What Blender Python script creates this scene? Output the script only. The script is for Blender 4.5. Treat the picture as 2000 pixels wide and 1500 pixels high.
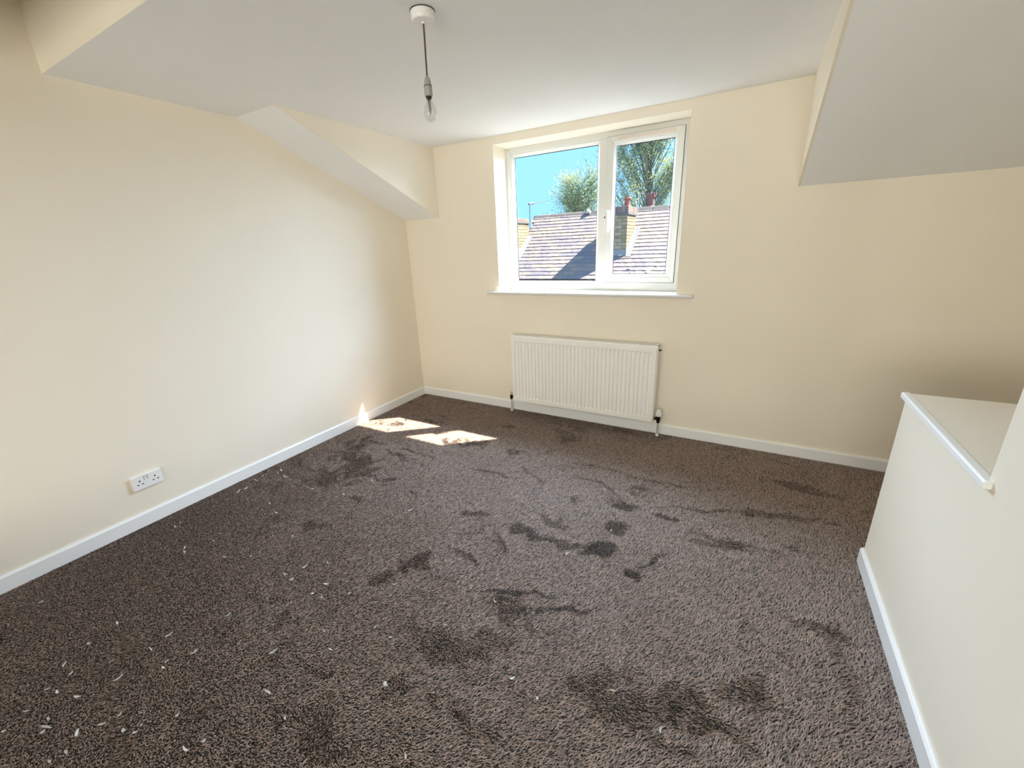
import bpy, bmesh, math, random
import numpy as np
from mathutils import Matrix, Vector

for o in list(bpy.data.objects):
    bpy.data.objects.remove(o, do_unlink=True)
scene = bpy.context.scene
COL = scene.collection

# ------------------------------------------------------------------ camera
cam_data = bpy.data.cameras.new('camera')
cam_data.sensor_fit = 'HORIZONTAL'
cam_data.sensor_width = 36.0
cam_data.lens = 808.74 / 2000.0 * 36.0
cam_data.clip_start = 0.02
cam_data.clip_end = 300
cam = bpy.data.objects.new('camera', cam_data)
COL.objects.link(cam)
_r = Vector((0.87202058, 0.48786486, -0.03959775))
_u = Vector((-0.12129022, 0.29375422, 0.9481546))
_f = Vector((-0.47420332, 0.8220075, -0.31533296))
cam.matrix_world = Matrix(((_r.x, _u.x, -_f.x, 2.9981), (_r.y, _u.y, -_f.y, -3.2626),
                           (_r.z, _u.z, -_f.z, 1.5011), (0, 0, 0, 1)))
scene.camera = cam

# ------------------------------------------------------------------ sky, sun, daylight, exposure
world = bpy.data.worlds.new('sky')
scene.world = world
world.use_nodes = True
wb = world.node_tree.nodes['Background']
wb.inputs['Color'].default_value = (0.40, 0.88, 1.45, 1)
wb.inputs['Strength'].default_value = 0.93

SUN_DIR = Vector((0.508, 0.416, 0.755)).normalized()      # towards the sun
sun_data = bpy.data.lights.new('sun', 'SUN')
sun_data.energy = 26.0
sun_data.color = (1.0, 0.93, 0.78)
sun_data.angle = math.radians(0.53)
sun = bpy.data.objects.new('sun', sun_data)
COL.objects.link(sun)
sun.rotation_euler = SUN_DIR.to_track_quat('Z', 'Y').to_euler()

def area_light(name, loc, direction, sx, sy, energy, color):
    d = bpy.data.lights.new(name, 'AREA')
    d.shape = 'RECTANGLE'
    d.size, d.size_y = sx, sy
    d.energy = energy
    d.color = color
    o = bpy.data.objects.new(name, d)
    COL.objects.link(o)
    o.location = loc
    o.rotation_euler = (-Vector(direction)).to_track_quat('Z', 'Y').to_euler()
    return o
# area lamps: daylight by the front window, and fill added behind the camera
area_light('front_window_daylight', (2.1, 1.9, 3.1), (-0.1, -1, -0.72), 7.0, 2.2, 1450.0, (0.58, 0.765, 1.0))
area_light('rear_fill_lamp', (2.5, -7.12, 1.3), (0, 1, 0.05), 3.7, 1.5, 120.0, (1.0, 0.91, 0.71))

scene.view_settings.view_transform = 'Standard'
scene.view_settings.look = 'None'
scene.view_settings.exposure = 0.25
scene.view_settings.gamma = 1.0
scene.view_settings.use_curve_mapping = False
scene.cycles.max_bounces = 12
scene.cycles.diffuse_bounces = 8
scene.cycles.glossy_bounces = 4
scene.cycles.transparent_max_bounces = 12
scene.cycles.sample_clamp_indirect = 6.0
scene.cycles.use_denoising = True

rng = random.Random(7)
nrg = np.random.default_rng(11)

# ------------------------------------------------------------------ materials
def new_mat(name):
    m = bpy.data.materials.new(name)
    m.use_nodes = True
    nt = m.node_tree
    return m, nt, nt.nodes['Principled BSDF']

def plain(name, col, rough=0.5, metal=0.0, spec=0.5):
    m, nt, b = new_mat(name)
    b.inputs['Base Color'].default_value = (*col, 1)
    b.inputs['Roughness'].default_value = rough
    b.inputs['Metallic'].default_value = metal
    b.inputs['Specular IOR Level'].default_value = spec
    n = nt.nodes.new('ShaderNodeTexNoise')
    n.inputs['Scale'].default_value = 60
    bp = nt.nodes.new('ShaderNodeBump')
    bp.inputs['Strength'].default_value = 0.03
    bp.inputs['Distance'].default_value = 0.002
    nt.links.new(n.outputs['Fac'], bp.inputs['Height'])
    nt.links.new(bp.outputs['Normal'], b.inputs['Normal'])
    return m

def paint(name, col, rough=0.75, var=0.03, bump=0.12):
    m, nt, b = new_mat(name)
    tc = nt.nodes.new('ShaderNodeTexCoord')
    n1 = nt.nodes.new('ShaderNodeTexNoise')
    n1.inputs['Scale'].default_value = 2.2
    n1.inputs['Detail'].default_value = 3
    nt.links.new(tc.outputs['Object'], n1.inputs['Vector'])
    mix = nt.nodes.new('ShaderNodeMix'); mix.data_type = 'RGBA'
    mix.inputs['A'].default_value = (*[c * (1 - var) for c in col], 1)
    mix.inputs['B'].default_value = (*[min(1, c * (1 + var)) for c in col], 1)
    nt.links.new(n1.outputs['Fac'], mix.inputs['Factor'])
    nt.links.new(mix.outputs['Result'], b.inputs['Base Color'])
    n2 = nt.nodes.new('ShaderNodeTexNoise')
    n2.inputs['Scale'].default_value = 260
    n2.inputs['Detail'].default_value = 2
    nt.links.new(tc.outputs['Object'], n2.inputs['Vector'])
    bp = nt.nodes.new('ShaderNodeBump')
    bp.inputs['Strength'].default_value = bump
    bp.inputs['Distance'].default_value = 0.001
    nt.links.new(n2.outputs['Fac'], bp.inputs['Height'])
    nt.links.new(bp.outputs['Normal'], b.inputs['Normal'])
    b.inputs['Roughness'].default_value = rough
    b.inputs['Specular IOR Level'].default_value = 0.25
    return m

M = {}
M['cream'] = paint('cream_emulsion', (0.865, 0.80, 0.685))
M['ceil'] = paint('white_emulsion', (0.89, 0.90, 0.91))
M['gloss'] = plain('white_gloss_wood', (0.89, 0.90, 0.91), 0.35)
M['sill'] = plain('white_sill', (0.76, 0.765, 0.76), 0.3)
M['upvc'] = plain('white_upvc', (0.72, 0.725, 0.70), 0.3)
M['vent'] = plain('aged_upvc', (0.70, 0.62, 0.56), 0.4)
M['gasket'] = plain('black_rubber', (0.012, 0.013, 0.016), 0.6)
M['rad'] = plain('white_enamel', (0.90, 0.89, 0.87), 0.3)
M['dark'] = plain('dark_gap', (0.05, 0.048, 0.045), 0.8)
M['valve'] = plain('dark_valve_metal', (0.03, 0.028, 0.026), 0.35, 0.8)
M['pipe'] = plain('pipe_cover', (0.62, 0.60, 0.57), 0.35, 0.2)
M['brasscap'] = plain('tan_plastic', (0.55, 0.45, 0.30), 0.5)
M['plastic'] = plain('white_plastic', (0.86, 0.86, 0.87), 0.3)
M['plasticgrey'] = plain('grey_white_plastic', (0.36, 0.355, 0.33), 0.4)
M['cable'] = plain('old_cable', (0.09, 0.065, 0.045), 0.5)
M['black'] = plain('black_plastic', (0.012, 0.012, 0.012), 0.4)
M['chrome'] = plain('bright_metal', (0.7, 0.7, 0.7), 0.2, 1.0)

def glass_pane(name, tint, rough=0.0, refl=0.012):
    m, nt, b = new_mat(name)
    nt.nodes.remove(b)
    out = nt.nodes['Material Output']
    tr = nt.nodes.new('ShaderNodeBsdfTransparent')
    tr.inputs['Color'].default_value = (*tint, 1)
    gl = nt.nodes.new('ShaderNodeBsdfGlossy')
    gl.inputs['Roughness'].default_value = rough
    lw = nt.nodes.new('ShaderNodeLayerWeight')
    lw.inputs['Blend'].default_value = 0.5
    pw = nt.nodes.new('ShaderNodeMath'); pw.operation = 'POWER'
    pw.inputs[1].default_value = 5.0
    nt.links.new(lw.outputs['Facing'], pw.inputs[0])
    fr = nt.nodes.new('ShaderNodeMath'); fr.operation = 'MULTIPLY_ADD'
    fr.inputs[1].default_value = 0.85
    fr.inputs[2].default_value = refl
    nt.links.new(pw.outputs[0], fr.inputs[0])
    mx = nt.nodes.new('ShaderNodeMixShader')
    nt.links.new(fr.outputs[0], mx.inputs[0])
    nt.links.new(tr.outputs[0], mx.inputs[1])
    nt.links.new(gl.outputs[0], mx.inputs[2])
    nt.links.new(mx.outputs[0], out.inputs['Surface'])
    return m
M['glass'] = glass_pane('window_glass', (0.985, 0.99, 0.99), 0.0, 0.004)
M['bulbglass'] = glass_pane('bulb_glass', (0.90, 0.90, 0.89), 0.02, 0.05)

# carpet: dark brown pile whose shade varies tuft by tuft and where the nap is brushed
def carpet_mat(name, use_attr):
    m, nt, b = new_mat(name)
    if use_attr:
        rp = nt.nodes.new('ShaderNodeValToRGB')
        rp.color_ramp.elements[0].position = 0.1
        rp.color_ramp.elements[0].color = (0.080, 0.060, 0.052, 1)
        rp.color_ramp.elements[1].position = 0.9
        rp.color_ramp.elements[1].color = (0.92, 0.72, 0.61, 1)
        at = nt.nodes.new('ShaderNodeAttribute')
        at.attribute_name = 'tone'
        nt.links.new(at.outputs['Fac'], rp.inputs['Fac'])
        nt.links.new(rp.outputs['Color'], b.inputs['Base Color'])
        tl = nt.nodes.new('ShaderNodeBsdfTranslucent')
        nt.links.new(rp.outputs['Color'], tl.inputs['Color'])
        mx = nt.nodes.new('ShaderNodeMixShader'); mx.inputs[0].default_value = 0.45
        nt.links.new(b.outputs[0], mx.inputs[1]); nt.links.new(tl.outputs[0], mx.inputs[2])
        nt.links.new(mx.outputs[0], nt.nodes['Material Output'].inputs['Surface'])
    else:
        n = nt.nodes.new('ShaderNodeTexNoise'); n.inputs['Scale'].default_value = 300
        rp = nt.nodes.new('ShaderNodeValToRGB')
        rp.color_ramp.elements[0].color = (0.010, 0.008, 0.008, 1)
        rp.color_ramp.elements[1].color = (0.030, 0.024, 0.022, 1)
        nt.links.new(n.outputs['Fac'], rp.inputs['Fac'])
        nt.links.new(rp.outputs['Color'], b.inputs['Base Color'])
    b.inputs['Roughness'].default_value = 0.6
    b.inputs['Specular IOR Level'].default_value = 0.3
    b.inputs['Sheen Weight'].default_value = 0.3 if use_attr else 0.0
    b.inputs['Sheen Roughness'].default_value = 0.5
    return m
M['pile'] = carpet_mat('carpet_tufts', True)
M['carpet'] = carpet_mat('carpet_backing', False)

def rand_mat(name, stops, rough=0.8, bump=0.4, scale=25, coord='random'):
    """colour picked per object, with grain"""
    m, nt, b = new_mat(name)
    rp = nt.nodes.new('ShaderNodeValToRGB')
    els = rp.color_ramp.elements
    while len(els) > 1: els.remove(els[-1])
    els[0].position, els[0].color = stops[0][0], (*stops[0][1], 1)
    for p, c in stops[1:]:
        e = els.new(p); e.color = (*c, 1)
    tc = nt.nodes.new('ShaderNodeTexCoord')
    if coord == 'random':
        oi = nt.nodes.new('ShaderNodeObjectInfo')
        src = oi.outputs['Random']
    else:
        wn = nt.nodes.new('ShaderNodeTexNoise'); wn.inputs['Scale'].default_value = 3.5
        nt.links.new(tc.outputs['Object'], wn.inputs['Vector'])
        src = wn.outputs['Fac']
    n = nt.nodes.new('ShaderNodeTexNoise')
    n.inputs['Scale'].default_value = scale
    n.inputs['Detail'].default_value = 5
    nt.links.new(tc.outputs['Object'], n.inputs['Vector'])
    ma = nt.nodes.new('ShaderNodeMath'); ma.operation = 'MULTIPLY_ADD'
    ma.inputs[1].default_value = 0.5; ma.inputs[2].default_value = -0.25
    nt.links.new(n.outputs['Fac'], ma.inputs[0])
    ad = nt.nodes.new('ShaderNodeMath'); ad.operation = 'ADD'; ad.use_clamp = True
    nt.links.new(src, ad.inputs[0]); nt.links.new(ma.outputs[0], ad.inputs[1])
    nt.links.new(ad.outputs[0], rp.inputs['Fac'])
    nt.links.new(rp.outputs['Color'], b.inputs['Base Color'])
    bp = nt.nodes.new('ShaderNodeBump')
    bp.inputs['Strength'].default_value = bump
    bp.inputs['Distance'].default_value = 0.01
    nt.links.new(n.outputs['Fac'], bp.inputs['Height'])
    nt.links.new(bp.outputs['Normal'], b.inputs['Normal'])
    b.inputs['Roughness'].default_value = rough
    return m
TILE_STOPS = [(0.0, (0.145, 0.130, 0.155)), (0.35, (0.175, 0.147, 0.158)), (0.6, (0.20, 0.158, 0.155)),
              (0.82, (0.225, 0.168, 0.150)), (1.0, (0.24, 0.188, 0.163))]
M['tile'] = rand_mat('stone_slate', TILE_STOPS)
M['tilefar'] = rand_mat('stone_slate_far', TILE_STOPS, coord='noise')
M['ridge'] = rand_mat('ridge_stone', [(0, (0.08, 0.075, 0.082)), (1, (0.13, 0.115, 0.115))])
M['brick'] = rand_mat('buff_brick', [(0, (0.17, 0.135, 0.085)), (0.5, (0.22, 0.175, 0.11)), (1, (0.28, 0.225, 0.15))])
M['mortar'] = rand_mat('mortar', [(0, (0.13, 0.10, 0.07)), (1, (0.2, 0.16, 0.11))])
M['redbrick'] = rand_mat('red_brick', [(0, (0.13, 0.085, 0.078)), (1, (0.20, 0.14, 0.125))])
M['lead'] = plain('lead_sheet', (0.17, 0.18, 0.20), 0.5)
M['darklead'] = plain('dark_stone', (0.085, 0.085, 0.09), 0.7)
M['pot_red'] = plain('orange_terracotta', (0.27, 0.085, 0.065), 0.8)
M['pot_brown'] = plain('purple_brown_terracotta', (0.17, 0.085, 0.085), 0.8)
M['lichen'] = plain('pale_lichen', (0.32, 0.32, 0.30), 0.9)
M['gutter'] = plain('black_gutter', (0.03, 0.032, 0.04), 0.25)
M['housewall'] = paint('house_wall', (0.35, 0.29, 0.22))
M['ground'] = paint('yard_paving', (0.22, 0.21, 0.19))
M['aerial'] = plain('aerial_metal', (0.16, 0.18, 0.2), 0.4, 0.5)
M['whitemast'] = plain('pale_mast', (0.55, 0.58, 0.55), 0.5)
M['bark'] = rand_mat('bark', [(0, (0.15, 0.15, 0.14)), (1, (0.22, 0.22, 0.20))])
def leaf_mat(name, c, t):
    m, nt, b = new_mat(name)
    out = nt.nodes['Material Output']
    n = nt.nodes.new('ShaderNodeTexNoise'); n.inputs['Scale'].default_value = 0.9
    tc = nt.nodes.new('ShaderNodeTexCoord'); nt.links.new(tc.outputs['Object'], n.inputs['Vector'])
    rp = nt.nodes.new('ShaderNodeValToRGB')
    rp.color_ramp.elements[0].position = 0.4; rp.color_ramp.elements[0].color = (*c, 1)
    rp.color_ramp.elements[1].position = 0.65; rp.color_ramp.elements[1].color = (*t, 1)
    nt.links.new(n.outputs['Fac'], rp.inputs['Fac'])
    nt.links.new(rp.outputs['Color'], b.inputs['Base Color'])
    b.inputs['Roughness'].default_value = 0.7
    tl = nt.nodes.new('ShaderNodeBsdfTranslucent')
    nt.links.new(rp.outputs['Color'], tl.inputs['Color'])
    mx = nt.nodes.new('ShaderNodeMixShader'); mx.inputs[0].default_value = 0.4
    nt.links.new(b.outputs[0], mx.inputs[1]); nt.links.new(tl.outputs[0], mx.inputs[2])
    nt.links.new(mx.outputs[0], out.inputs['Surface'])
    return m
M['leaf'] = leaf_mat('spring_leaves', (0.24, 0.36, 0.24), (0.46, 0.50, 0.20))
M['flake'] = rand_mat('pale_flake', [(0, (0.46, 0.43, 0.39)), (0.5, (0.62, 0.59, 0.54)), (1, (0.76, 0.76, 0.76))], scale=80)
M['crumb'] = plain('dark_crumb', (0.10, 0.09, 0.08), 0.8)

# ------------------------------------------------------------------ mesh helpers
ORG = {}
def link(o, parent):
    COL.objects.link(o)
    if parent is not None:
        o.parent = parent
    ORG[o.name] = ORG.get(parent.name, Vector()) if parent is not None else Vector()
    return o

def tag(o, label=None, cat=None, group=None, kind=None):
    if label: o['label'] = label
    if cat: o['category'] = cat
    if group: o['group'] = group
    if kind: o['kind'] = kind
    return o

def thing(name, loc, label=None, cat=None, group=None, kind=None):
    o = bpy.data.objects.new(name, None)
    o.empty_display_size = 0.05
    COL.objects.link(o)
    o.location = loc
    ORG[o.name] = Vector(loc)
    return tag(o, label, cat, group, kind)

def to_mesh(name, bm, mat, smooth=False):
    me = bpy.data.meshes.new(name)
    bmesh.ops.recalc_face_normals(bm, faces=bm.faces)
    bm.to_mesh(me); bm.free()
    if mat: me.materials.append(M[mat])
    if smooth:
        for p in me.polygons: p.use_smooth = True
        try: me.set_sharp_from_angle(angle=math.radians(40))
        except Exception: pass
    return me

def obj(name, bm, mat, parent=None, bevel=0.0, smooth=False, seg=2):
    """one mesh object; vertices given in world coordinates"""
    off = ORG.get(parent.name, Vector()) if parent is not None else Vector()
    if off.length > 0:
        bmesh.ops.translate(bm, verts=bm.verts, vec=-off)
    me = to_mesh(name, bm, mat, smooth)
    o = bpy.data.objects.new(name, me)
    link(o, parent)
    if bevel:
        md = o.modifiers.new('bevel', 'BEVEL')
        md.width = bevel; md.segments = seg; md.limit_method = 'ANGLE'
        md.angle_limit = math.radians(40)
    return o

def struct(name, bm, mat, parent=None, bevel=0.0):
    o = obj(name, bm, mat, parent, bevel)
    if parent is None: o['kind'] = 'structure'
    return o

def box(bm, x0, x1, y0, y1, z0, z1):
    v = [bm.verts.new(p) for p in ((x0, y0, z0), (x1, y0, z0), (x1, y1, z0), (x0, y1, z0),
                                   (x0, y0, z1), (x1, y0, z1), (x1, y1, z1), (x0, y1, z1))]
    for f in ((0, 3, 2, 1), (4, 5, 6, 7), (0, 1, 5, 4), (1, 2, 6, 5), (2, 3, 7, 6), (3, 0, 4, 7)):
        bm.faces.new([v[i] for i in f])
    return bm
def B(*a): return box(bmesh.new(), *a)

def prism(bm, poly, axis, a, b):
    """poly: list of 2-D points in the plane normal to axis; extruded from a to b"""
    def P(p, t):
        return {'x': (t, p[0], p[1]), 'y': (p[0], t, p[1]), 'z': (p[0], p[1], t)}[axis]
    va = [bm.verts.new(P(p, a)) for p in poly]
    vb = [bm.verts.new(P(p, b)) for p in poly]
    n = len(poly)
    bm.faces.new(va); bm.faces.new(vb[::-1])
    for i in range(n):
        bm.faces.new((va[i], va[(i + 1) % n], vb[(i + 1) % n], vb[i]))
    return bm
def PR(*a): return prism(bmesh.new(), *a)

def lathe(bm, prof, c, axis='z', n=24, caps=True):
    """prof: (radius, height) list along the axis through c"""
    rings = []
    for r, h in prof:
        ring = []
        for i in range(n):
            t = 2 * math.pi * i / n
            d = (r * math.cos(t), r * math.sin(t), h)
            if axis == 'y': d = (d[0], d[2], d[1])
            if axis == 'x': d = (d[2], d[0], d[1])
            ring.append(bm.verts.new((c[0] + d[0], c[1] + d[1], c[2] + d[2])))
        rings.append(ring)
    for a, b in zip(rings, rings[1:]):
        for i in range(n):
            bm.faces.new((a[i], a[(i + 1) % n], b[(i + 1) % n], b[i]))
    if caps:
        bm.faces.new(rings[0]); bm.faces.new(rings[-1])
    return bm
def LT(*a, **k): return lathe(bmesh.new(), *a, **k)

def tube(bm, pts, radii, n=8):
    pts = [Vector(p) for p in pts]
    if not hasattr(radii, '__len__'): radii = [radii] * len(pts)
    prev = None
    rings = []
    for i, p in enumerate(pts):
        d = (pts[min(i + 1, len(pts) - 1)] - pts[max(i - 1, 0)]).normalized()
        if prev is None:
            a = d.orthogonal().normalized()
        else:
            a = (prev - d * prev.dot(d)).normalized()
        prev = a
        b = d.cross(a)
        rings.append([bm.verts.new(p + (a * math.cos(2 * math.pi * k / n) + b * math.sin(2 * math.pi * k / n)) * radii[i])
                      for k in range(n)])
    for A, Bq in zip(rings, rings[1:]):
        for k in range(n):
            bm.faces.new((A[k], A[(k + 1) % n], Bq[(k + 1) % n], Bq[k]))
    bm.faces.new(rings[0][::-1]); bm.faces.new(rings[-1])
    return bm
def TB(*a, **k): return tube(bmesh.new(), *a, **k)

def ring_frame(bm, x0, x1, z0, z1, prof, gap=0.0006):
    """mitred rectangular frame in the xz plane: prof = closed list of (inset, y)"""
    def rect(i): return [(x0 + i, z0 + i), (x1 - i, z0 + i), (x1 - i, z1 - i), (x0 + i, z1 - i)]
    for s in range(4):
        va, vb = [], []
        for ins, y in prof:
            R = rect(ins)
            a, b = Vector(R[s]), Vector(R[(s + 1) % 4])
            d = (b - a).normalized() * gap
            a, b = a + d, b - d
            va.append(bm.verts.new((a.x, y, a.y))); vb.append(bm.verts.new((b.x, y, b.y)))
        n = len(prof)
        bm.faces.new(va); bm.faces.new(vb[::-1])
        for i in range(n):
            bm.faces.new((va[i], va[(i + 1) % n], vb[(i + 1) % n], vb[i]))
    return bm
def RF(*a, **k): return ring_frame(bmesh.new(), *a, **k)

# ------------------------------------------------------------------ dimensions
H = 2.35                       # flat ceiling
ZS = 1.777                     # where the roof slope meets the window wall
YS = -1.4536                   # where the roof slope meets the ceiling
XS, XR = 0.4136, 3.174         # dormer cheeks
Y1 = -2.32                     # ceiling steps up
WL, WR, WBOT, WTOP = 1.029, 2.529, 1.122, 2.289     # window opening
HX, HY, HY2, HH = 3.617, -1.068, -1.806, 0.860      # low stair wall
YB, XE, ZU = -7.0, 4.9, 3.0    # back wall, outer right wall, upper ceiling
FY = 0.205                     # face of the window frame

# ------------------------------------------------------------------ room shell
struct('floor', B(-0.3, XE + 0.3, YB - 0.3, 0.32, -0.2, 0.0), 'carpet')
struct('wall_left', B(-0.3, 0, YB - 0.3, 0.32, 0, ZU + 0.2), 'cream')
bm = bmesh.new()
box(bm, 0, WL, 0, 0.32, 0, H + 0.2); box(bm, WR, XE, 0, 0.32, 0, H + 0.2)
box(bm, WL, WR, 0, 0.32, 0, WBOT - 0.027); box(bm, WL, WR, 0, 0.32, WTOP, H + 0.2)
struct('wall_far', bm, 'cream')
struct('wall_right_outer', B(XE, XE + 0.3, YB - 0.3, 0.32, 0, ZU + 0.2), 'cream')
struct('wall_right', B(HX, HX + 0.1, -3.0, HY2, 0, H), 'cream')
struct('wall_stair_boxing', B(HX, XE, HY2, HY, 0, HH), 'cream')
# unseen low wall added to block the rear lamp from the near carpet
struct('wall_rear_light_block', B(0.0, 3.3, -4.0, -3.9, 0, 0.50), 'cream')
# back wall with an unseen window invented to let the fill lamp in
bm = bmesh.new()
BX0, BX1, BZ0, BZ1 = 0.6, 4.4, 0.55, 2.1
box(bm, 0, BX0, YB - 0.3, YB, 0, ZU + 0.2); box(bm, BX1, XE, YB - 0.3, YB, 0, ZU + 0.2)
box(bm, BX0, BX1, YB - 0.3, YB, 0, BZ0); box(bm, BX0, BX1, YB - 0.3, YB, BZ1, ZU + 0.2)
struct('wall_back', bm, 'cream')
w2 = thing('added_rear_window', (2.5, YB - 0.1, BZ0), kind='structure')
obj('frame', RF(BX0, BX1, BZ0, BZ1, [(0, YB - 0.15), (0.06, YB - 0.15), (0.06, YB - 0.08), (0, YB - 0.08)]), 'upvc', w2, 0.004)
obj('pane', B(BX0 + 0.05, BX1 - 0.05, YB - 0.125, YB - 0.119, BZ0 + 0.05, BZ1 - 0.05), 'glass', w2)
# ceilings
bm = bmesh.new()
box(bm, 0, XE, Y1, 0.0, H, H + 0.2)
struct('ceiling', bm, 'ceil')
struct('wall_ceiling_riser', B(0, XE, Y1 - 0.001, Y1 + 0.03, H + 0.0005, ZU), 'cream')
YW = -2.95                     # unseen far side of the well, added to keep rear light off the riser
struct('ceiling_upper', B(0, XE, YW, Y1 + 0.03, ZU, ZU + 0.2), 'ceil')
struct('wall_well_light_block', B(0, XE, YW - 0.03, YW, H + 0.0005, ZU + 0.2), 'cream')
struct('ceiling_rear', B(0, XE, YB, YW, H, H + 0.2), 'ceil')
tri = [(0, ZS), (YS, H), (0, H)]
struct('ceiling_slope_left', PR(tri, 'x', 0, XS - 0.012), 'ceil')
struct('wall_dormer_left', PR(tri, 'x', XS - 0.012, XS), 'cream')
struct('ceiling_slope_right', PR(tri, 'x', XR + 0.012, XE), 'ceil')
struct('wall_dormer_right', PR(tri, 'x', XR, XR + 0.012), 'cream')
# skirting boards
SK, ST = 0.085, 0.016
skp = lambda s: [(0, 0), (s * ST, 0), (s * ST, SK - 0.010), (s * (ST - 0.008), SK), (0, SK)]
struct('baseboard_left', PR(skp(1), 'y', YB, 0.0), 'gloss')
bm = PR([(-p[0], p[1]) for p in skp(1)], 'x', ST, XE)
struct('baseboard_far', bm, 'gloss')
struct('baseboard_right', PR([(HX - p[0], p[1]) for p in skp(1)], 'y', -3.0, HY), 'gloss', None, 0.002)
# lipping along the top of the stair boxing
struct('trim_1', PR([(HX - 0.018, HH - 0.020), (HX + 0.008, HH - 0.020), (HX + 0.008, HH + 0.003), (HX - 0.013, HH + 0.003), (HX - 0.018, HH - 0.002)],
                    'y', HY2 - 0.022, HY + 0.006), 'gloss', None, 0.002)

# ------------------------------------------------------------------ window
win = thing('window_1', (1.78, FY, WBOT), kind='structure')
FZ0, FZ1 = WBOT, WTOP
obj('frame', RF(WL, WR, FZ0, FZ1, [(0, FY), (0.040, FY), (0.046, FY + 0.006), (0.046, FY + 0.07), (0, FY + 0.07)]), 'upvc', win, 0.002)
MX0, MX1 = 1.868, 1.930
obj('mullion', PR([(MX0, FY), (MX1, FY), (MX1, FY + 0.07), (MX0, FY + 0.07)], 'z', FZ0 + 0.046, FZ1 - 0.046), 'upvc', win, 0.002)
obj('frame_rail', B(MX0 + 0.004, WR - 0.03, FY + 0.0005, FY + 0.07, FZ0 + 0.03, 1.190), 'upvc', win, 0.002)
obj('frame_stile', B(2.468, WR - 0.03, FY + 0.0008, FY + 0.07, FZ0 + 0.03, FZ1 - 0.02), 'upvc', win, 0.002)
# fixed light
gx0, gx1, gz0, gz1 = WL + 0.046, MX0, FZ0 + 0.046, FZ1 - 0.046
BD = 0.026
bead = [(0, FY + 0.004), (0.006, FY + 0.004), (BD, FY + 0.024), (BD, FY + 0.030), (0, FY + 0.030)]
obj('glazing_bead', RF(gx0, gx1, gz0, gz1, bead), 'upvc', win)
obj('gasket', RF(gx0, gx1, gz0, gz1, [(BD - 0.004, FY + 0.0295), (BD + 0.004, FY + 0.0295), (BD + 0.004, FY + 0.034), (BD - 0.004, FY + 0.034)]), 'gasket', win)
obj('pane', B(gx0 + 0.005, gx1 - 0.005, FY + 0.033, FY + 0.057, gz0 + 0.005, gz1 - 0.005), 'glass', win)
# opening sash, standing proud of the frame
sx0, sx1, sz0, sz1 = 1.926, 2.472, 1.187, 2.250
SY = FY - 0.016
sash = obj('sash', RF(sx0, sx1, sz0, sz1, [(0, SY + 0.003), (0.003, SY), (0.038, SY), (0.042, SY + 0.004), (0.042, SY + 0.062), (0, SY + 0.062)]), 'upvc', win, 0.0015)
ax0, ax1, az0, az1 = sx0 + 0.042, sx1 - 0.042, sz0 + 0.042, sz1 - 0.042
B2 = 0.022
obj('glazing_bead', RF(ax0, ax1, az0, az1, [(0, SY + 0.005), (0.005, SY + 0.005), (B2, SY + 0.022), (B2, SY + 0.028), (0, SY + 0.028)]), 'upvc', sash)
obj('gasket', RF(ax0, ax1, az0, az1, [(B2 - 0.004, SY + 0.0275), (B2 + 0.004, SY + 0.0275), (B2 + 0.004, SY + 0.032), (B2 - 0.004, SY + 0.032)]), 'gasket', sash)
obj('pane', B(ax0 + 0.005, ax1 - 0.005, SY + 0.031, SY + 0.055, az0 + 0.005, az1 - 0.005), 'glass', sash)
obj('seal', RF(sx0 - 0.003, sx1 + 0.003, sz0 - 0.003, sz1 + 0.003, [(0, FY - 0.004), (0.006, FY - 0.004), (0.006, FY + 0.01), (0, FY + 0.01)]), 'gasket', sash)
bm = PR([(1.998, sz1 - 0.034), (2.416, sz1 - 0.034), (2.410, sz1 - 0.010), (2.004, sz1 - 0.010)], 'y', SY - 0.012, SY + 0.001)
v = obj('trickle_vent', bm, 'vent', sash, 0.004)
# handle
hx, hz = 1.947, 1.705
obj('handle_plate', B(hx - 0.013, hx + 0.013, SY - 0.010, SY + 0.001, hz - 0.045, hz + 0.040), 'upvc', sash, 0.005)
bm = LT([(0.012, -0.034), (0.012, -0.008)], (hx, SY, hz), 'y', 16)
obj('handle_neck', bm, 'upvc', sash, 0.002)
bm = TB([(hx, SY - 0.036, hz + 0.012), (hx, SY - 0.041, hz - 0.01), (hx - 0.001, SY - 0.040, hz - 0.06), (hx - 0.001, SY - 0.036, hz - 0.118)],
        [0.011, 0.0115, 0.0095, 0.0085], 12)
obj('handle_grip', bm, 'upvc', sash, smooth=True)
obj('key_button', LT([(0.007, -0.047), (0.007, -0.035)], (hx - 0.012, SY - 0.0, hz - 0.018), 'y', 14), 'black', sash)
# sill board
SXL, SXR = 0.908, 2.645
ZSL = WBOT
bm = bmesh.new()
nose = [(FY + 0.01, ZSL - 0.027), (FY + 0.01, ZSL), (-0.028, ZSL), (-0.036, ZSL - 0.005), (-0.039, ZSL - 0.0135), (-0.036, ZSL - 0.022), (-0.028, ZSL - 0.027)]
prism(bm, nose, 'x', WL, WR)
nose2 = [(-0.001, ZSL - 0.027), (-0.001, ZSL)] + nose[2:]
prism(bm, nose2, 'x', SXL, WL); prism(bm, nose2, 'x', WR, SXR)
bmesh.ops.remove_doubles(bm, verts=bm.verts, dist=0.0002)
obj('window_sill', bm, 'sill', win)

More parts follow.
